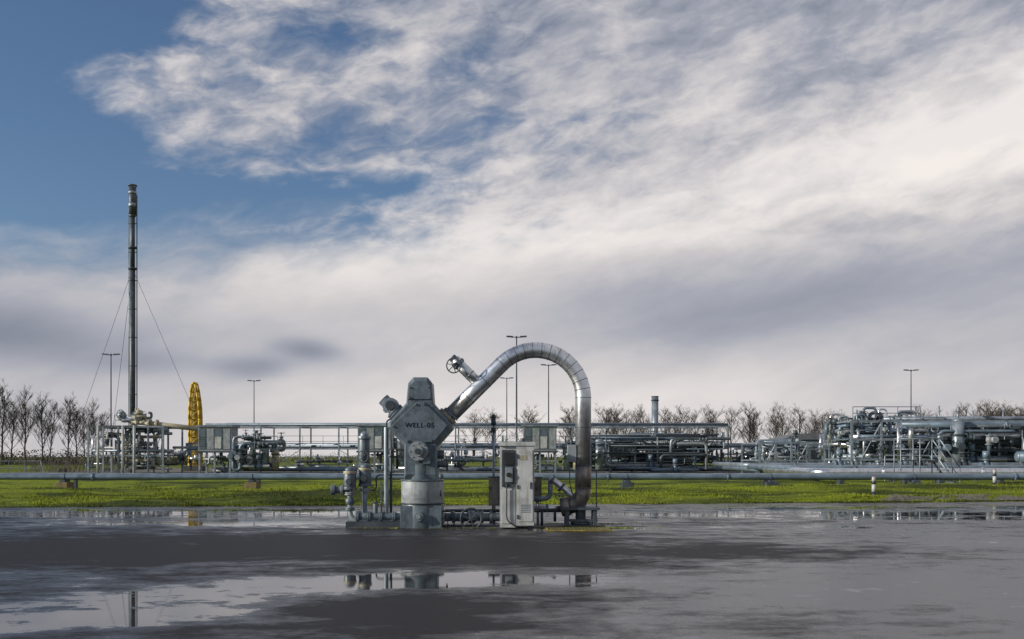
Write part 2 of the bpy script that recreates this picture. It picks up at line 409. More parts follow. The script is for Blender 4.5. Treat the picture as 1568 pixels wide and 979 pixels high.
def text(s_, p, size, k, name, parent):
    c = bpy.data.curves.new(name, 'FONT'); c.body = s_; c.size = size; c.align_x = 'CENTER'; c.align_y = 'CENTER'; c.extrude = 0.002; c.space_character = 1.12
    o = bpy.data.objects.new(name, c); scene.collection.objects.link(o); o.rotation_euler = (R(90),0,0); o.location = p
    c.materials.append(M[k]); bpy.context.view_layer.update()
    me = bpy.data.meshes.new_from_object(o); o2 = bpy.data.objects.new(name, me); o2.matrix_world = o.matrix_world; scene.collection.objects.link(o2)
    bpy.data.objects.remove(o); o2.parent = parent; return o2
text("WELL-05", W(645,653,-0.364), 0.145, 'ink', 'well_lettering', well)

mb = MB('annulus_valves')
mb.tube(bend([W(536,745), W(536,797), W(616,797)], 0.2), 0.055, 'paintl', 12)
mb.tube(bend([W(557,738,0.15), W(557,790,0.15), W(600,790,0.15)], 0.15), 0.05, 'galv', 12)
for (u, v, dy, r) in ((536,738,0,0.13), (558,733,0.12,0.135)):
    p = W(u, v, dy)
    mb.cyl(p+Vector((0,0,-0.18)), p+Vector((0,0,-0.12)), r*1.15, 'paint', 18); mb.cyl(p+Vector((0,0,-0.12)), p+Vector((0,0,0.16)), r, 'paint', 18)
    mb.cyl(p+Vector((0,0,0.16)), p+Vector((0,0,0.22)), r*1.1, 'cream', 18); mb.sph(p+Vector((0,0,0.24)), r*0.85, 'paint', 16, (1,1,0.7))
    mb.flange(p+Vector((0,0,-0.26)), (0,0,1), r*0.9, 'paintl', 0.03, 6)
    mb.cyl(p+Vector((0,-r,0)), p+Vector((0,-r-0.07,0)), r*0.5, 'galvd', 12)
mb.cyl(W(512,751), W(534,751), 0.075, 'paint', 14); mb.cyl(W(507,751), W(514,751), 0.11, 'paint', 16); mb.flange(W(524,751), (1,0,0), 0.10, 'paintl', 0.025, 6)
mb.sph(W(536,768), 0.10, 'paint', 14); mb.flange(W(536,780), (0,0,1), 0.10, 'paint', 0.03, 6)
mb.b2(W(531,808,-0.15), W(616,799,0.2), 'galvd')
for u in (548, 566, 584, 604):
    mb.flange(W(u,792), (1,0,0), 0.115, 'paint', 0.03, 8)
mb.cyl(W(544,792), W(612,792), 0.085, 'paint', 14)
mb.cyl(W(575,792), W(575,770), 0.05, 'paint', 10); mb.wheel(W(575,770), (0,0,1), 0.1, 'galvd')
mb.cyl(W(583,790,0.1), W(583,738,0.1), 0.022, 'galv', 8)
mb.cyl(W(591,806,0.05), W(591,655,0.05), 0.05, 'galv', 12); mb.cyl(W(596,806,0.3), W(596,690,0.3), 0.03, 'galvd', 8)
mb.cyl(W(596,700,0.1), W(622,700,0.1), 0.02, 'galvd', 8); mb.tube(bend([W(591,660,0.05), W(591,645,0.05), W(604,640,0.05)], 0.08), 0.02, 'galvd', 8)
mb.tube(bend([W(560,752,0.15), W(575,752,0.15), W(575,728,0.1), W(622,728,0.1)],0.1), 0.018, 'galvd', 6)
mb.cyl(W(545,760,1.2), W(545,690,1.2), 0.07, 'galvd', 12); mb.cyl(W(545,715,1.2), W(545,672,1.2), 0.125, 'paint', 18); mb.cyl(W(545,672,1.2), W(545,667,1.2), 0.15, 'galv', 18); mb.sph(W(545,666,1.2), 0.10, 'galv', 14)
mb.cyl(W(545,806,1.2), W(545,760,1.2), 0.05, 'galvd', 10); mb.flange(W(545,724,1.2), (0,0,1), 0.16, 'paint', 0.035, 8); mb.wheel(W(545,700,1.0), (0.3,1,0), 0.13, 'galvd')
mb.build(bevel=0.004, parent=well)

mb = MB('lower_piping')
mb.cyl(W(680,793,0.1), W(766,793,0.1), 0.09, 'paint', 14)
for u in (694, 708, 738, 752): mb.flange(W(u,793,0.1), (1,0,0), 0.13, 'paint', 0.025, 8)
mb.wheel(W(685,795,-0.2), (0.1,1,0), 0.18, 'galvd', 24); mb.cyl(W(685,795,-0.2), W(685,795,0.1), 0.04, 'galvd', 8)
mb.wheel(W(722,794,-0.25), (-0.1,1,0), 0.22, 'galvd', 24); mb.cyl(W(722,794,-0.25), W(722,794,0.1), 0.05, 'galvd', 8); mb.sph(W(722,793,0.1), 0.14, 'paint', 14)
mb.cyl(W(680,784,0.3), W(870,784,0.3), 0.035, 'galvd', 8)
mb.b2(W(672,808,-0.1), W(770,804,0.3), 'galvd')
mb.build(bevel=0.004, parent=well)

# ------------------------------------------------------------------ arched insulated pipe
arch = bpy.data.objects.new('insulated_flow_pipe', None); scene.collection.objects.link(arch)
mb = MB('clad_pipe')
c = W(820,610); Ra = 73/71.9; r0 = 0.168
a0 = c+Vector((-1,0,1)).normalized()*Ra
start = W(690,634.5); start = a0-dr*((a0-start).length)
L0 = (a0-start).length; seg = 3
path = [start, start+dr*L0*0.5]
for i in range(0, 53):
    th = R(135-135*i/52); path.append(c+Vector((math.cos(th),0,math.sin(th)))*Ra)
path.append(W(893,714)); mb.tube(path, r0, 'clad', 36)
for i in range(1, seg+1): mb.torus(start+dr*(L0*i/seg), dr, r0, 0.008, 'galvd', 36)
mb.torus(start, dr, r0, 0.016, 'galv', 32)
for i in range(1, 14):
    th = R(135-135*i/13); q = c+Vector((math.cos(th),0,math.sin(th)))*Ra
    mb.torus(q, Vector((math.sin(th),0,-math.cos(th))), r0, 0.007, 'galvd', 36)
for v in (655, 700, 714): mb.torus(W(893,v), (0,0,1), r0, 0.009, 'galvd', 32)
mb.cyl(W(893,714), W(893,748), r0*1.02, 'cladold', 32)
mb.torus(W(893,748), (0,0,1), r0, 0.012, 'cladold', 32)
el_ = [W(893,748), W(892,758), W(888,767,0.03), W(880,774,0.06), W(870,777,0.08)]
mb.tube(el_, r0, 'cladold', 28)
mb.cyl(W(873,776,0.07), W(860,778,0.1), 0.2, 'cladold', 28)
for i in range(2): mb.torus(el_[i+1], (el_[i+2]-el_[i]), r0, 0.010, 'cladold', 28)
mb.build(parent=arch)
mb = MB('vent_branch_valve')
b0 = W(733,588); bd = Vector((-1,0,0.98)).normalized()
mb.cyl(b0, b0+bd*0.72, 0.115, 'clad', 24); mb.torus(b0+bd*0.26, bd, 0.115, 0.012, 'galv', 24); mb.flange(b0+bd*0.60, bd, 0.145, 'galv', 0.03, 8)
mb.cyl(b0+bd*0.72, b0+bd*0.80, 0.085, 'galvd', 18)
e0 = b0+bd*0.64; mb.cyl(e0, e0+Vector((-0.06,-0.28,-0.08)), 0.03, 'galvd', 10); mb.wheel(e0+Vector((-0.06,-0.28,-0.09)), (0.25,1,0.1), 0.155, 'galvd', 24)
mb.build(parent=arch)
mb = MB('pipe_stand')
for u in (868, 910):
    mb.b2(W(u-3,806,-0.22), W(u+3,778,-0.14), 'galvd'); mb.b2(W(u-3,806,0.24), W(u+3,778,0.32), 'galvd')
mb.b2(W(862,781,-0.25), W(917,777,0.35), 'galvd'); mb.b2(W(866,799,-0.18), W(914,795,-0.14), 'galvd')
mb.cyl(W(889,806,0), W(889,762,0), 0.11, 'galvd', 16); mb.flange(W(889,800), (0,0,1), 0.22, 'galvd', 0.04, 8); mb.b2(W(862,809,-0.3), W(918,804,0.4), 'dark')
mb.cyl(W(913,790,-0.05), W(913,720,-0.05), 0.014, 'galvd', 6)
mb.b2(W(869,708,-0.12), W(882,682,0.1), 'paintl')
mb.cyl(W(875,682,-0.06), W(875,675,-0.06), 0.03, 'galvd', 8); mb.tube(bend([W(872,708,-0.05), W(872,742,-0.1), W(880,770,-0.15)], 0.1), 0.012, 'galvd', 6)
mb.build(bevel=0.004, parent=arch)
mb = MB('drain_line')
mb.tube(bend([W(843,733,0.1), W(852,740,0.1), W(868,752,0.08), W(880,764,0.05)], 0.1), 0.07, 'clad', 14)
mb.flange(W(846,735,0.1), Vector((1,0,-0.7)), 0.11, 'galv', 0.025, 6); mb.flange(W(860,747,0.1), Vector((1,0,-0.8)), 0.11, 'galv', 0.025, 6)
mb.tube(bend([W(843,733,0.1), W(843,765,0.15), W(818,765,0.15)], 0.15), 0.05, 'galv', 12)
mb.cyl(W(818,779,0.1), W(866,779,0.1), 0.05, 'clad', 14); mb.flange(W(838,779,0.1), (1,0,0), 0.09, 'galv', 0.02, 6)
mb.cyl(W(850,800,0.1), W(850,779,0.1), 0.03, 'galvd', 8); mb.cyl(W(830,806,0.1), W(830,779,0.1), 0.03, 'galvd', 8); 
mb.wheel(W(856,760,-0.15), (0,1,0.2), 0.08, 'galvd')
mb.build(parent=arch)

# ------------------------------------------------------------------ control cabinet
mb = MB('control_cabinet'); f = -0.55
mb.b2(W(766,806,f+0.04), W(790.3,684,f+0.55), 'white')
mb.b2(W(790.8,803,f), W(817,680,f+0.55), 'white')
mb.b2(W(764,684,f-0.02), W(819,678,f+0.58), 'white')
mb.b2(W(769,745,f+0.005), W(788,690,f+0.05), 'galvd')
mb.b2(W(772,712,f-0.03), W(787,694,f+0.02), 'dark')
mb.b2(W(774,738,f-0.04), W(785,716,f+0.02), 'paintl'); mb.cyl(W(779,727,f-0.07), W(779,727,f-0.03), 0.05, 'dark', 12)
mb.b2(W(793,797,f-0.012), W(815,690,f+0.01), 'white')
mb.b2(W(768.5,800,f+0.025), W(788,750,f+0.05), 'white')
for v in (700, 745, 790): mb.b2(W(791.3,v+3,f-0.03), W(793.6,v-3,f), 'galvd')
mb.b2(W(811,748,f-0.035), W(813,738,f-0.01), 'dark')
for i in range(5): mb.b2(W(797,783-i*2.6,f-0.02), W(811,781.8-i*2.6,f-0.01), 'galv')
mb.b2(W(796,705,f-0.018), W(806,698,f-0.011), 'cream')
mb.b2(W(768,817,f+0.1), W(774,803,f+0.5), 'galvd'); mb.b2(W(808,817,f+0.1), W(815,800,f+0.5), 'galvd'); mb.b2(W(788,815,f+0.1), W(793,803,f+0.5), 'galvd')
mb.cyl(W(770,678,f+0.2), W(770,668,f+0.2), 0.02, 'galvd', 8); mb.cyl(W(800,678,f+0.3), W(800,672,f+0.3), 0.05, 'galvd', 10)
mb.tube(bend([W(776,740,f-0.01), W(776,795,f-0.01), W(800,812,f+0.05)], 0.1), 0.014, 'dark', 6)
mb.box(W(790,815.5,f+0.28), (0.9,0.75,0.06), 'conc')
mb.build(bevel=0.006)
for (u0,u1,v0,v1,dy) in ((748,765,732,776,0.2), (818.5,830,733,770,0.25)):
    mb = MB('junction_box'); mb.b2(W(u0,v1,dy), W(u1,v0,dy+0.25), 'brown'); mb.b2(W(u0-1,v0,dy-0.01), W(u1+1,v0-1.5,dy+0.27), 'galvd')
    mb.b2(W(u0+1.5,v1-2,dy-0.012), W(u1-1.5,v0+3,dy), 'brown'); mb.b2(W(u0+3,v0+20,dy-0.03), W(u0+4.5,v0+14,dy-0.01), 'dark')
    mb.cyl(W((u0+u1)/2,808,dy+0.12), W((u0+u1)/2,v1,dy+0.12), 0.03, 'galv', 8)
    mb.cyl(W((u0+u1)/2-3,v1+14,dy+0.1), W((u0+u1)/2-3,v1,dy+0.1), 0.012, 'dark', 6); mb.build(bevel=0.005)
mb = MB('gas_detector_post')
mb.cyl(W(755,808,0.6), W(755,648,0.6), 0.025, 'galv', 10); mb.cyl(W(755,650,0.6), W(755,640,0.6), 0.06, 'galvd', 12, 0.045); mb.sph(W(755,637,0.6), 0.055, 'galvd', 12)
mb.b2(W(751,662,0.55), W(758,655,0.63), 'dark'); mb.cyl(W(755,809,0.6), W(755,804,0.6), 0.1, 'galvd', 12); mb.build()
mb = MB('cellar_grating'); 
x0, x1 = 0.72, 2.0; y0, y1 = 20.0, 20.7
for i in range(34):
    x = x0+(x1-x0)*i/33; mb.b2((x-0.010,y0,0.010), (x+0.010,y1,0.03), 'galvd' if i%2 else 'yeld')
for y in (y0-0.03, (y0+y1)/2, y1+0.0): mb.b2((x0-0.03,y,0.006), (x1+0.03,y+0.02,0.026), 'yeld')
mb.build()
mb = MB('cellar_slab'); mb.b2((-3.45,20.85,0.0),(2.0,22.1,0.015),'conc'); mb.build()
mb = MB('moss'); vs=[]; fs=[]
for i in range(3200):
    x = random.gauss(1.5,0.5) if random.random()<0.8 else random.uniform(-3.3,2.2)
    y = random.choice((20.82,20.9,22.15)) + random.gauss(0,0.05); h = random.uniform(.01,.035); a = random.uniform(0,3.14)
    o=len(vs); vs += [(x-.012*math.cos(a),y-.012*math.sin(a),0.002),(x+.012*math.cos(a),y+.012*math.sin(a),0.002),(x+random.uniform(-.02,.02),y,h)]; fs.append((o,o+1,o+2))
mb.add(vs,fs,'blade',False); mb.build()

# ------------------------------------------------------------------ low pipeline
pl = bpy.data.objects.new('transfer_pipeline', None); scene.collection.objects.link(pl)
mb = MB('pipe'); mb.tube([(x, 41.6, 0.66) for x in range(-45, 56, 5)], 0.125, 'blue', 20)
mb.tube([(x, 42.6, 0.74) for x in range(-45, 56, 5)], 0.06, 'galv', 12)
for x in (-35,-17.5,-3,4,9,21): mb.flange((x,41.6,0.66), (1,0,0), 0.17, 'blue', 0.03)
mb.build(parent=pl)
mb = MB('supports')
for u in (100, 387, 960, 1180, 1400, -190, -480, 1700):
    x = (u-784)/K*41.6; mb.b2((x-0.25,41.2,0), (x+0.25,41.85,0.44), 'rust' if u < 500 else 'galvd'); mb.b2((x-0.12,41.3,0.44), (x+0.12,41.8,0.53), 'galvd')
    mb.b2((x-0.06,42.5,0), (x+0.06,42.7,0.68), 'galvd')
    mb.torus((x,41.6,0.66), (1,0,0), 0.128, 0.02, 'galvd')
mb.build(bevel=0.02, parent=pl)

# ------------------------------------------------------------------ bollards
for (u, v, h) in ((1338,768,0.62), (1523,757,0.66)):
    d = K*1.5/(v-700); x = (u-784)/K*d; zb = max(0, hump(x,d)); mb = MB('bollard')
    mb.cyl((x,d,0), (x,d,zb+h*0.2), 0.07, 'dark', 14); mb.cyl((x,d,zb+h*0.2), (x,d,zb+h*0.6), 0.07, 'white', 14); mb.cyl((x,d,zb+h*0.6), (x,d,zb+h*0.75), 0.071, 'dark', 14)
    mb.cyl((x,d,zb+h*0.75), (x,d,zb+h), 0.07, 'white', 14, 0.06); mb.sph((x,d,zb+h), 0.06, 'red', 12, (1,1,0.5)); mb.build()

# ------------------------------------------------------------------ lamps
for (u, v, H) in ((170,544,12),(389,584,12),(791,517,12),(776,580,12),(840,560,12),(1395,568,12)):
    d = (H-CAM_H)*K/(700-v); x = (u-784)/K*d; mb = MB('street_lamp')
    mb.tube([(x,d,0),(x,d,1.2),(x,d,1.25),(x,d,H)], 0.1, 'galvd', 10, radii=[0.12,0.12,0.09,0.05])
    mb.cyl((x-0.45,d,H), (x+0.45,d,H), 0.035, 'galvd', 8)
    for s_ in (-1, 1):
        mb.prism([(x+s_*0.25,H-0.03),(x+s_*0.9,H+0.02),(x+s_*0.88,H+0.13),(x+s_*0.32,H+0.10)], d-0.16, d+0.16, 'galvd', 0.02)
    mb.b2((x-0.07,d-0.07,H-0.1),(x+0.07,d+0.07,H+0.1),'galvd'); mb.build()

# ------------------------------------------------------------------ flare stack
D1 = 91; fl = bpy.data.objects.new('flare_stack', None); scene.collection.objects.link(fl)
x = (203-784)/K*D1; mb = MB('stack')
zz = lambda v: CAM_H+(700-v)/K*D1
mb.cyl((x,D1,0), (x,D1,zz(410)), 0.25, 'galvd', 16); mb.cyl((x,D1,zz(410)), (x,D1,zz(330)), 0.21, 'galvd', 16)
mb.cyl((x,D1,zz(330)), (x,D1,zz(287)), 0.33, 'galvd', 16); mb.cyl((x,D1,zz(330)-0.2), (x,D1,zz(330)), 0.22, 'galvd', 16, 0.36); mb.torus((x,D1,zz(285)), (0,0,1), 0.34, 0.08, 'galvd')
mb.cyl((x,D1,zz(318)), (x,D1,zz(312)), 0.36, 'galv', 16); mb.cyl((x,D1,zz(298)), (x,D1,zz(294)), 0.37, 'galv', 16)
mb.cyl((x+0.40,D1,zz(640)), (x+0.40,D1,zz(300)), 0.05, 'galvd', 8); mb.cyl((x-0.34,D1,2), (x-0.34,D1,zz(320)), 0.04, 'galv', 8)
for i in range(9):
    z = 2+i*2.6; mb.torus((x,D1,z), (0,0,1), 0.26 if z<18 else 0.22, 0.03, 'galvd', 12, 4); mb.b2((x-0.36,D1-0.05,z-0.03),(x+0.42,D1+0.05,z+0.03),'galvd')
for z in (zz(412), zz(380)): mb.cyl((x,D1,z-0.08), (x,D1,z+0.08), 0.40, 'galvd', 12)
mb.build(parent=fl)
mb = MB('guy_wires'); top = Vector((x,D1,zz(412)))
for p in (S(96,716,93), S(338,712,88), S(165,712,99)):
    q = Vector((p.x, p.y, 0.1))
    mb.cyl(top, q, 0.018, 'galvd', 4); mb.b2(q-Vector((.3,.3,.1)), q+Vector((.3,.3,.3)), 'conc')
mb.build(parent=fl)

# ------------------------------------------------------------------ yellow crane jib
mb = MB('yellow_crane_jib'); d = 100; x = (299-784)/K*d; H = CAM_H+(700-588)/K*d
N = 10; L_ = []; R_ = []
for i in range(N+1):
    t = i/N; tt = max(0, (t-0.6)/0.4); L_.append((x-0.50+0.30*tt**2.2, H*t)); R_.append((x+0.55-0.42*tt**2.0-0.06*t, H*t))
for yy in (d-0.35, d+0.35):
    for i in range(N):
        for A in (L_, R_): mb.cyl((A[i][0],yy,A[i][1]), (A[i+1][0],yy,A[i+1][1]), 0.13, 'yel', 6)
        mb.cyl((L_[i][0],yy,L_[i][1]), (R_[i+1][0],yy,R_[i+1][1]), 0.045, 'yel', 6)
        mb.cyl((L_[i][0],yy,L_[i][1]), (R_[i][0],yy,R_[i][1]), 0.04, 'yel', 6)
mb.cyl((L_[-1][0],d-0.35,H),(R_[-1][0],d-0.35,H),0.15,'yel',8); mb.cyl((L_[-1][0],d+0.35,H),(R_[-1][0],d+0.35,H),0.15,'yel',8)
for i in range(N+1):
    for A in (L_, R_): mb.cyl((A[i][0],d-0.35,A[i][1]), (A[i][0],d+0.35,A[i][1]), 0.05, 'yel', 6)
mb.prism([(x-0.05,0.5),(x+0.42,0.5),(x+0.34,H*0.75),(x+0.10,H*0.96),(x-0.05,H*0.9)], d-0.12, d+0.12, 'yel', 0.02)
mb.b2((x-0.42,d+0.05,0.6),(x-0.08,d+0.15,H*0.85),'yeld')
mb.b2((x-1,d-1,0),(x+1,d+1,0.6),'conc'); mb.build()

# ------------------------------------------------------------------ pipework generator
def cluster(mb, x0, x1, y0, y1, z0, z1, n, rmin=0.05, rmax=0.16, mats=('galv','blue','galvd','clad','paintl'), vp=0.4):
    for i in range(n):
        r = random.uniform(rmin, rmax); k = random.choice(mats)
        p = Vector((random.uniform(x0,x1), random.uniform(y0,y1), random.uniform(z0,z1))); pts = [p.copy()]
        ax = random.choice((0,2))
        for j in range(random.randint(1,4)):
            q = pts[-1].copy()
            if ax == 0: q.x = random.uniform(x0,x1)
            elif ax == 1: q.y = random.uniform(y0,y1)
            else: q.z = random.uniform(z0,z1)
            if (q-pts[-1]).length > 0.3:
                pts.append(q)
            ax = random.choice([a for a in (0,1,2,2,0) if a != ax])
        if len(pts) < 2: continue
        mb.tube(bend(pts, r*3), r, k, 8)
        for a, b in zip(pts[:-1], pts[1:]):
            if random.random() < vp and (b-a).length > r*8:
                dd = (b-a).normalized(); up = (0,0,1) if abs(dd.z) < 0.5 else (0,-1,0)
                valve(mb, a.lerp(b, random.uniform(0.3,0.7)), dd, r*1.1, random.choice(('galv','galvd','blue','paintl')), up, random.random()<0.6)
def rail(mb, p, q, h=1.1, k='galv', step=1.5, r=0.025):
    p, q = Vector(p), Vector(q); n = max(1, int((q-p).length/step)); u = Vector((0,0,1))
    for i in range(n+1):
        a = p.lerp(q, i/n); mb.cyl(a, a+u*h, r, k, 5)
    for t in (0.5, 1.0): mb.cyl(p+u*h*t, q+u*h*t, r, k, 5)
def frame(mb, x0, x1, y0, y1, levels, cols, k='galv', r=0.07, brace=True):
    xs = [x0+(x1-x0)*i/cols for i in range(cols+1)]; zt = levels[-1]
    for y in (y0, y1):
        for x in xs: mb.b2((x-r,y-r,0),(x+r,y+r,zt), k)
        for z in levels: mb.b2((x0-0.1,y-r*0.8,z-r),(x1+0.1,y+r*0.8,z+r*1.02), k)
    for x in xs:
        for z in levels: mb.b2((x-r*0.7,y0,z-r*0.9),(x+r*0.7,y1,z+r*0.9), k)
    if brace:
        for i in range(0, cols, 2): mb.cyl((xs[i],y0,0.1),(xs[i+1],y0,levels[-1]-0.1), 0.035, k, 5)

def skid(u, d):
    x = (u-784)/K*d; mb = MB('valve_skid')
    mb.b2((x-1.5,d-1.1,2.0),(x+1.3,d+1.1,4.05),'paintl'); mb.b2((x-1.65,d-1.25,4.05),(x+1.45,d+1.25,4.2),'galv')
    for i in range(4): mb.b2((x-1.42+i*0.7,d-1.16,2.15),(x-0.86+i*0.7,d-1.1,3.9),'paintl' if i%2 else 'paint')
    for i in range(5): mb.b2((x-1.4,d-1.18,2.4+i*0.18),(x-0.9,d-1.162,2.46+i*0.18),'galvd')
    mb.b2((x-0.05,d-1.19,2.2),(x+0.5,d-1.162,3.2),'white')
    for a in (-1.4,-0.1,1.2):
        for b in (-1,1): mb.b2((x+a-0.08,d+b-0.08,0),(x+a+0.08,d+b+0.08,2.0),'galv')
    mb.b2((x-1.6,d-1.2,1.85),(x+1.4,d+1.2,1.997),'galvd')
    cluster(mb, x-1.4, x+1.4, d-0.9, d+0.9, 0.3, 1.8, 9, 0.06, 0.14)
    cluster(mb, x+1.5, x+5.4, d-1.5, d+1.5, 0.3, 3.2, 16, 0.08, 0.2, vp=0.7)
    for i in range(4):
        px_ = x+2.1+i*0.95; r = random.uniform(0.24,0.42); h = random.uniform(1.6,2.9)
        mb.cyl((px_,d-0.5,0.4),(px_,d-0.5,h), r, random.choice(('paintl','galv','blue','cream')), 14); mb.sph((px_,d-0.5,h), r, 'galv', 12, (1,1,0.5))
        mb.flange((px_,d-0.5,h-0.3),(0,0,1), r*1.2,'galvd',0.06); mb.cyl((px_,d-0.5,h),(px_,d-0.5,h+0.7),0.05,'galvd',6)
        mb.wheel((px_,d-0.95,h*0.6),(0,1,0),0.26,'galvd',12)
    rail(mb, (x+1.5,d-1.6,2.2),(x+5.4,d-1.6,2.2), 1.0); mb.b2((x+1.5,d-1.7,2.1),(x+5.4,d-1.2,2.18),'galvd')
    return mb.build()
skid(336, 86); skid(578, 84); skid(828, 85)

mb = MB('flare_knockout_platform')
X1 = lambda u, d=88: (u-784)/K*d
frame(mb, X1(150), X1(262), 86, 91, [1.6, 4.1], 5, 'galv', 0.07)
cluster(mb, X1(150), X1(262), 86.3, 90.5, 0.3, 3.8, 34, 0.06, 0.17, mats=('galv','white','cream','galvd','clad'), vp=0.35)
mb.b2((X1(150),85.9,4.12),(X1(222),90.9,4.2),'galvd'); rail(mb,(X1(190),86,4.2),(X1(222),86,4.2),0.9)
for u in (168,205,222): mb.cyl((X1(u),85.5,0),(X1(u),85.5,4.2),0.11,'white',8)
mb.cyl((X1(205),87.5,4.6),(X1(330),87.5,3.8),0.22,'cream',16); mb.cyl((X1(186),87.5,4.9),(X1(208),87.5,4.6),0.22,'clad',14)
mb.cyl((X1(216),87.5,4.3),(X1(216),87.5,5.6),0.25,'cream',12); mb.flange((X1(216),87.5,5.3),(0,0,1),0.38,'cream',0.08); mb.sph((X1(190),87.5,5.1),0.42,'galv',12)
mb.flange((X1(232),87.5,4.5),(1,0,0),0.36,'cream',0.07); mb.flange((X1(244),87.5,4.4),(1,0,0),0.36,'cream',0.07)
mb.wheel((X1(192),86.9,5.2),(0.3,1,0),0.4,'galvd',14)
cluster(mb, X1(185), X1(232), 87, 88.5, 4.3, 6.0, 6, 0.05, 0.12, mats=('cream','galv'), vp=0.8)
cluster(mb, X1(120), X1(150), 88, 92, 0.3, 3.6, 7, 0.05, 0.1, vp=0.2)
cluster(mb, X1(262), X1(312), 86.5, 91, 0.3, 3.0, 12, 0.06, 0.15, vp=0.5)
mb.build()

mb = MB('pipe_rack'); d0, d1 = 91, 96
xa, xb = (340-784)/K*d0, (1115-784)/K*d0
frame(mb, xa, xb, d0, d1, [2.25, 4.28], 13, 'galv', 0.06, brace=False)
mb.cyl((xa-1.5,d0,4.45),(xb,d0,4.45),0.11,'blue',12); mb.cyl((xa,d0+1.3,4.5),(xb,d0+1.3,4.5),0.14,'galv',12); mb.cyl((xa,d1-0.6,4.46),(xb,d1-0.6,4.46),0.1,'blue',10)
for i,(yy,r,k) in enumerate(((d0+0.5,0.12,'blue'),(d0+1.2,0.2,'galv'),(d0+2.1,0.15,'clad'),(d0+3,0.22,'blue'),(d0+4,0.12,'galv'))): mb.cyl((xa-1,yy,2.35+r),(xb+3,yy,2.35+r),r,k,12)
for i in range(7):
    x = xa+4+i*6.6; mb.cyl((x,d0-0.02,0.2),(x+3.3,d0-0.02,2.2),0.03,'galv',5); mb.cyl((x+3.3,d0-0.02,0.2),(x,d0-0.02,2.2),0.03,'galv',5)
rail(mb, ((440-784)/K*d0,d0-1,0.05), ((700-784)/K*d0,d0-1,0.05), 1.5, 'galv', 1.3, 0.03)
rail(mb, (xa,d0-0.1,2.4),(xb,d0-0.1,2.4),1.0,'galv',1.8,0.02)
mb.cyl((xa,d0-1.4,0.5),(xb,d0-1.4,0.5),0.13,'galv',10); mb.cyl((xa,d0-2.2,0.35),(xb+5,d0-2.2,0.35),0.16,'blue',10)
mb.build()
mb = MB('manifold_pipework')
cluster(mb, (640-784)/K*88, (790-784)/K*88, 87, 92, 0.3, 2.6, 22, 0.05, 0.14, vp=0.45)
cluster(mb, (880-784)/K*90, (1110-784)/K*90, 87, 95, 0.3, 3.7, 95, 0.05, 0.17, ('galv','blue','galvd','galvd','paintl'), vp=0.5)
cluster(mb, (440-784)/K*90, (540-784)/K*90, 89, 94, 0.3, 1.6, 12, 0.05, 0.12, vp=0.4)
cluster(mb, (1110-784)/K*95, (1210-784)/K*95, 90, 100, 0.3, 2.4, 34, 0.06, 0.16, vp=0.5)
mb.build()
mb = MB('exhaust_chimney'); d = 97; x = (1003-784)/K*d; H = CAM_H+(700-608)/K*d; r = 0.33
mb.cyl((x,d,0),(x,d,H),r,'galv',18); mb.torus((x,d,H),(0,0,1),r,0.05,'galvd'); mb.cyl((x,d,H-0.4),(x,d,H-0.3),r*1.2,'galvd',16); mb.cyl((x,d,0),(x,d,1.6),0.9,'paint',18,0.4)
mb.cyl((x,d,3.4),(x,d,3.5),0.9,'galvd',16); rail(mb,(x-0.8,d-0.8,3.5),(x+0.8,d-0.8,3.5),0.9); mb.build()
mb = MB('gas_cooler'); x = (950-784)/K*90
mb.b2((x-1.2,88,1.6),(x+1.2,91,2.6),'paint'); mb.b2((x-1.3,87.8,2.6),(x+1.3,91.2,2.7),'galv')
for i in range(6): mb.b2((x-1.1+i*0.4,87.95,1.7),(x-0.94+i*0.4,88,2.5),'galvd')
for a in (-1.1,1.1): mb.b2((x+a-.08,88.2,0),(x+a+.08,88.4,1.6),'galv'); mb.b2((x+a-.08,90.6,0),(x+a+.08,90.8,1.6),'galv')
mb.cyl((x,89.5,2.7),(x,89.5,3.0),0.8,'galvd',18); mb.build()

mb = MB('process_pipework'); X2 = lambda u, dd=72: (u-784)/K*dd
frame(mb, X2(1290), X2(1640), 70, 76, [1.3, 2.7, 4.0], 8, 'galv', 0.07)
frame(mb, X2(1195), X2(1300), 78, 84, [1.2, 2.6], 4, 'galv', 0.07)
pm = ('galv','blue','galv','blue','clad','galvd','galvd')
cluster(mb, X2(1200), X2(1300), 78, 84, 0.3, 2.9, 50, 0.05, 0.15, pm, 0.5)
cluster(mb, X2(1285), X2(1420), 70, 77, 0.3, 4.4, 110, 0.05, 0.16, pm, 0.45)
cluster(mb, X2(1400), X2(1640), 69, 77, 0.3, 3.7, 140, 0.05, 0.18, pm, 0.45)
for i,(yy,z,r,k) in enumerate(((69.6,3.75,0.2,'blue'),(70.6,4.2,0.14,'galv'),(71.6,4.2,0.2,'blue'),(73,4.25,0.16,'galv'),(74,2.9,0.22,'blue'),(70.4,2.9,0.16,'clad'),(71,1.5,0.2,'blue'),(72,1.5,0.14,'galv'))):
    mb.cyl((X2(1360 if i<4 else 1290),yy,z),(X2(1680),yy,z),r,k,12)
for i in range(10):
    u = 1285+i*12.0; x = X2(u); yy = 72+random.uniform(-1,2); h = random.uniform(4.4,5.2); wv_ = random.uniform(0.4,1.3)
    mb.tube(bend([(x,yy,2.5),(x,yy,h),(x+wv_,yy,h),(x+wv_,yy,3.2)],0.35), random.uniform(0.07,0.13), random.choice(('galv','blue','clad')), 8)
    if i%2==0: valve(mb,(x,yy,h-0.5),(0,0,1),0.12,'galvd',(0,-1,0))
for u in (1312, 1402, 1438, 1490, 1536): mb.cyl((X2(u),72,3.5),(X2(u),72,5.0+random.uniform(-.3,.4)),0.06,'galv',8)
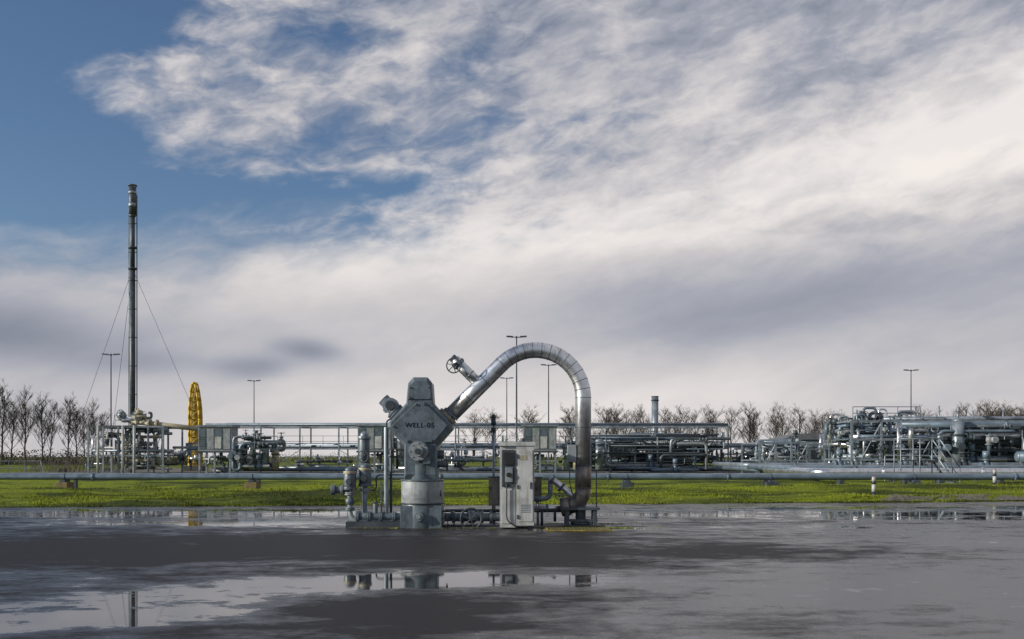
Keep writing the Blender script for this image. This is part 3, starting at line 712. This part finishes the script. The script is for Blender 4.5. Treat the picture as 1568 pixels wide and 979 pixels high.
mb.tube(bend([(X2(1378),70,2.2),(X2(1378),70,3.8),(X2(1450),70,3.8)],0.6),0.2,'clad',14); 
rail(mb,(X2(1290),69.8,4.1),(X2(1390),69.8,4.1),0.9,'galvd',1.2)
rail(mb,(X2(1430),69.2,2.7),(X2(1640),69.2,2.7),1.0,'galv',1.2)
mb.build()
mb = MB('separator_vessel'); x = X2(1459,70)
mb.cyl((x,69.2,0.8),(x,69.2,4.0),0.40,'galv',22); mb.sph((x,69.2,4.0),0.40,'galv',18,(1,1,0.55)); mb.flange((x,69.2,3.0),(0,0,1),0.48,'galvd',0.06,12)
for i in range(3): an=i*2.1; mb.cyl((x+0.35*math.cos(an),69.2+0.35*math.sin(an),0),(x+0.35*math.cos(an),69.2+0.35*math.sin(an),0.9),0.06,'galvd',8)
mb.cyl((x,69.2,4.1),(x,69.2,4.6),0.08,'galv',10); mb.cyl((x,68.8,2.2),(x,68.6,2.2),0.15,'galv',12); mb.flange((x,68.6,2.2),(0,1,0),0.25,'galvd',0.05); mb.build()
mb = MB('horizontal_vessel'); mb.cyl((X2(1510),67.5,1.5),(X2(1600),67.5,1.5),0.36,'blue',22); mb.sph((X2(1510),67.5,1.5),0.36,'blue',18,(0.5,1,1)); mb.sph((X2(1600),67.5,1.5),0.36,'blue',18,(0.5,1,1))
for u in (1522,1588): mb.b2((X2(u)-0.12,67.2,0),(X2(u)+0.12,67.8,1.3),'galvd')
for u in (1530,1550): mb.cyl((X2(u),67.5,1.8),(X2(u),67.5,2.4),0.1,'blue',10); mb.flange((X2(u),67.5,2.3),(0,0,1),0.2,'galvd',0.05)
mb.build()
mb = MB('steel_stairway'); d = 47; xs0 = X2(1456,d); xt = X2(1426,d); ztp = 1.35
for yy in (d-0.4, d+0.4):
    mb.cyl((xs0+0.25,yy,0),(xt+0.2,yy,ztp),0.05,'galv',6); mb.cyl((xs0+0.25,yy,1.0),(xt+0.2,yy,ztp+1.0),0.028,'galv',6); mb.cyl((xs0+0.25,yy,0),(xs0+0.25,yy,1.0),0.028,'galv',6)
    for k_ in (xt+0.2, xt-0.7, xt-1.6): mb.cyl((k_,yy,0),(k_,yy,ztp+1),0.03,'galv',6)
    for z in (0.5,1.0): mb.cyl((xt-1.6,yy,ztp+z),(xt+0.2,yy,ztp+z),0.028,'galv',6)
    mb.cyl((xs0+0.25,yy,0.5),(xt+0.2,yy,ztp+0.5),0.022,'galv',6)
for i in range(7):
    t = (i+0.5)/7; mb.b2((xs0+0.25+(xt-xs0-0.05)*t-0.13,d-0.39,ztp*t-0.02),(xs0+0.25+(xt-xs0-0.05)*t+0.13,d+0.39,ztp*t+0.02),'galv')
mb.b2((xt-1.6,d-0.4,ztp-0.06),(xt+0.2,d+0.4,ztp),'galvd'); mb.build()
mb = MB('header_pipes')
for (u0,yy,z,r,k) in ((1250,50,0.72,0.2,'clad'),(1215,54,0.85,0.17,'blue'),(1200,58,0.8,0.22,'galv'),(1160,62,0.7,0.14,'blue'),(1140,66,0.95,0.16,'galv')):
    x = (u0-784)/K*yy; mb.tube(bend([(x,yy+10,z),(x,yy,z),(x+40,yy,z)],0.7),r,k,16)
    for j in range(6):
        xx = x+1.2+j*5; mb.b2((xx-0.12,yy-0.25,0),(xx+0.12,yy+0.25,z-r),'galvd'); mb.flange((xx+2.1,yy,z),(1,0,0),r*1.25,k,0.05)
for (u,yy,z) in ((1285,66,1.0),(1310,66,1.0),(1345,62,0.8),(1385,66,1.0),(1405,58,1.0),(1475,58,1.0),(1510,62,.9)): valve(mb,(X2(u,yy),yy,z),(1,0,0),0.17,random.choice(('galv','galvd','blue')),wheel=random.random()<.6)
rail(mb,(X2(1275,68),68,0.05),(X2(1420,68),68,0.05),1.2,'galv',1.4,0.03)
rail(mb,(X2(1355,56),56,0.05),(X2(1440,56),56,0.05),1.5,'galv',1.4,0.035)
mb.build()

bd_ = bpy.data.objects.new('utility_building', None); scene.collection.objects.link(bd_)
d = 105; x0, x1 = (1198-784)/K*d, (1280-784)/K*d
mb = MB('walls'); mb.b2((x0,d,0),(x1,d+6,3.3),'paint'); mb.build(parent=bd_)
mb = MB('roof'); mb.prism([(x0-0.2,3.3),(x1+0.2,3.3),(x1-0.5,4.1),(x0+1.6,3.9)],d-0.3,d+6.3,'roof',0.01); mb.build(parent=bd_)
mb = MB('door_and_windows'); mb.b2((x0+1,d-0.03,0),(x0+2,d-0.003,2.1),'white')
for i in range(2): mb.b2((x0+3+i*1.4,d-0.03,1.2),(x0+4+i*1.4,d-0.003,2.2),'dark')
mb.build(parent=bd_)

mb = MB('tubular_fence'); d = 80
rail(mb, ((-60-784)/K*d,d,0.0), ((62-784)/K*d,d,0.0), 1.15, 'galv', 1.1, 0.025)
mb.cyl(((62-784)/K*d,d,1.15),((68-784)/K*d,d,0.0),0.03,'galv',5); mb.build()
mb = MB('bare_shrub_patch'); 
for i in range(260):
    x = random.uniform(-46,-36); y = random.uniform(92,97); mb.cyl((x,y,0),(x+random.uniform(-.5,.5),y,random.uniform(0.6,1.6)),0.015,'twig',3)
mb.build()

# ------------------------------------------------------------------ trees
def tree_np(seed, H, spread=0.5, levels=4, tr=0.16, minr=0.02, nc0=14):
    rnd = random.Random(seed); segs = []
    def grow(p, d, L, r, lv):
        n = 4 if lv == 0 else (3 if lv < 3 else 2); q = p.copy(); pts = [q.copy()]
        for i in range(n):
            wob = 0.05 if lv == 0 else 0.10
            d = (d+Vector((rnd.gauss(0,wob),rnd.gauss(0,wob),0.0 if lv == 0 else rnd.gauss(0.09,.05)))).normalized(); nq = q+d*(L/n); segs.append((q.copy(), nq.copy(), max(minr, r*(1-0.6*i/n)), max(minr, r*(1-0.6*(i+1)/n)), lv)); q = nq; pts.append(q.copy())
        if lv >= levels: return
        nc = nc0 if lv == 0 else (rnd.randint(4,5) if lv < 3 else rnd.randint(3,4))
        for i in range(nc):
            t = 0.22+0.76*(i+rnd.random()*0.8)/nc if lv == 0 else rnd.uniform(0.15,1.0)
            k = min(n-1, int(t*n)); pp = pts[k].lerp(pts[k+1], t*n-k)
            an = rnd.uniform(0, 6.283) if lv else i*2.4+rnd.uniform(-.4,.4)
            side = Vector((math.cos(an), math.sin(an), 0.0))
            nd = (d*0.85+side*spread*rnd.uniform(0.7,1.5)+Vector((0,0,0.25))).normalized()
            if lv == 0: LL = L*(0.52-0.32*t)*rnd.uniform(0.6,1.2)
            else: LL = L*rnd.uniform(0.42,0.66)
            grow(pp, nd, LL, r*(0.42 if lv == 0 else 0.5), lv+1)
    grow(Vector((0,0,0)), Vector((0,0,1)), H, tr, 0)
    vs = []; fs = []; ms = []
    for a, b, r0_, r1_, lv in segs:
        dd = (b-a).normalized(); u = dd.orthogonal().normalized(); v = dd.cross(u); o = len(vs); n = 6 if lv < 1 else 3
        for p, r in ((a, r0_), (b, r1_)):
            for j in range(n):
                an = 2*math.pi*j/n; vs.append(tuple(p+(u*math.cos(an)+v*math.sin(an))*r))
        for j in range(n): fs.append((o+j, o+(j+1)%n, o+n+(j+1)%n, o+n+j)); ms.append(0 if lv < 2 else 1)
    return np.array(vs), fs, ms
def tree_mesh(name, data):
    vs, fs, ms = data; me = bpy.data.meshes.new(name); me.from_pydata(vs.tolist(), [], fs); me.materials.append(M['bark']); me.materials.append(M['twig']); me.polygons.foreach_set('material_index', ms); return me
variants = [tree_np(10+i, 12, 0.62+0.10*(i%3), 4, 0.18, 0.012, 12+i*2) for i in range(5)]
hts = [float(v[0][:,2].max()) for v in variants]
meshes = [tree_mesh('bare_tree_mesh', v) for v in variants]
left = [(-20,588,175),(2,580,168),(16,606,195),(39,588,180),(64,598,178),(76,610,190),(103,600,176),(118,612,190),(143,608,188),(-45,585,170),(130,622,205),(158,624,205)]
for i, (u, v, d) in enumerate(left):
    o = bpy.data.objects.new('bare_tree', meshes[i%5]); scene.collection.objects.link(o)
    H = CAM_H+(700-v)/K*d; s_ = H/hts[i%5]; o.location = ((u-784)/K*d, d, 0); o.scale = (s_, s_, s_); o.rotation_euler = (0,0,random.uniform(0,6.28))
def merged(name, places):
    V = []; F = []; Ms = []; o = 0
    for (x, y, H, vi, wd) in places:
        vs, fs, ms = variants[vi]; s_ = H/hts[vi]; a = random.uniform(0,6.28); ca, sa = math.cos(a), math.sin(a)
        q = vs*np.array([s_*wd, s_*wd, s_]); q = np.stack([q[:,0]*ca-q[:,1]*sa+x, q[:,0]*sa+q[:,1]*ca+y, q[:,2]], 1)
        V += q.tolist(); F += [tuple(j+o for j in f) for f in fs]; Ms += ms; o += len(vs)
    me = bpy.data.meshes.new(name); me.from_pydata(V, [], F); me.materials.append(M['bark']); me.materials.append(M['twig']); me.polygons.foreach_set('material_index', Ms)
    scene.collection.objects.link(bpy.data.objects.new(name, me))
pl_ = []
for u in (724,757,815,868,876,928,936,944,958,975,982,1020,1032,1040,1068,1082,1090,1118,1148,1156,1190,1196,1222,1247,1263,1270,1292,1410,1432,1470,1485,1500):
    d = random.uniform(235,270); v = 617+random.uniform(-3,11); pl_.append(((u-784)/K*d, d, CAM_H+(700-v)/K*d, random.randrange(5), random.uniform(1.0,1.4)))
for i in range(14):
    u = 1512+i*8; d = random.uniform(200,230); pl_.append(((u-784)/K*d, d, CAM_H+(700-random.uniform(608,626))/K*d, random.randrange(5), 1.6))
merged('distant_tree_row', pl_)
mb = MB('distant_hedge'); vs = []; fs = []
def scrub(x, y, h, n):
    for i in range(n):
        px_ = x+random.gauss(0,1.6); py_ = y+random.gauss(0,1.5); z = h*random.random()**1.3; s_ = random.uniform(0.08,0.3)
        a = Vector((random.gauss(0,1),random.gauss(0,1),random.gauss(0,1))).normalized()*s_; b = Vector((random.gauss(0,1),random.gauss(0,1),random.gauss(0,1))).normalized()*s_
        o = len(vs); c_ = Vector((px_,py_,z)); vs.extend([tuple(c_-a), tuple(c_+b), tuple(c_+a)]); fs.append((o,o+1,o+2))
for i in range(130): scrub(-120+i*0.45+random.uniform(-1,1), random.uniform(182,205), random.uniform(1.2,3.2), 110)
for i in range(260):
    scrub(-75+i*0.95, random.uniform(275,300), random.uniform(1.4,3.4), 70)
for i in range(60): scrub(95+i*0.9, random.uniform(215,240), random.uniform(3,6), 100)
mb.add(vs, fs, 'twig', False)
me = bpy.data.meshes.new('distant_hedge'); me.from_pydata(mb.v, [], mb.f); me.materials.append(M['twig']); scene.collection.objects.link(bpy.data.objects.new('distant_hedge', me))

scene.view_settings.view_transform = 'Standard'; scene.view_settings.look = 'None'; scene.view_settings.exposure = 0
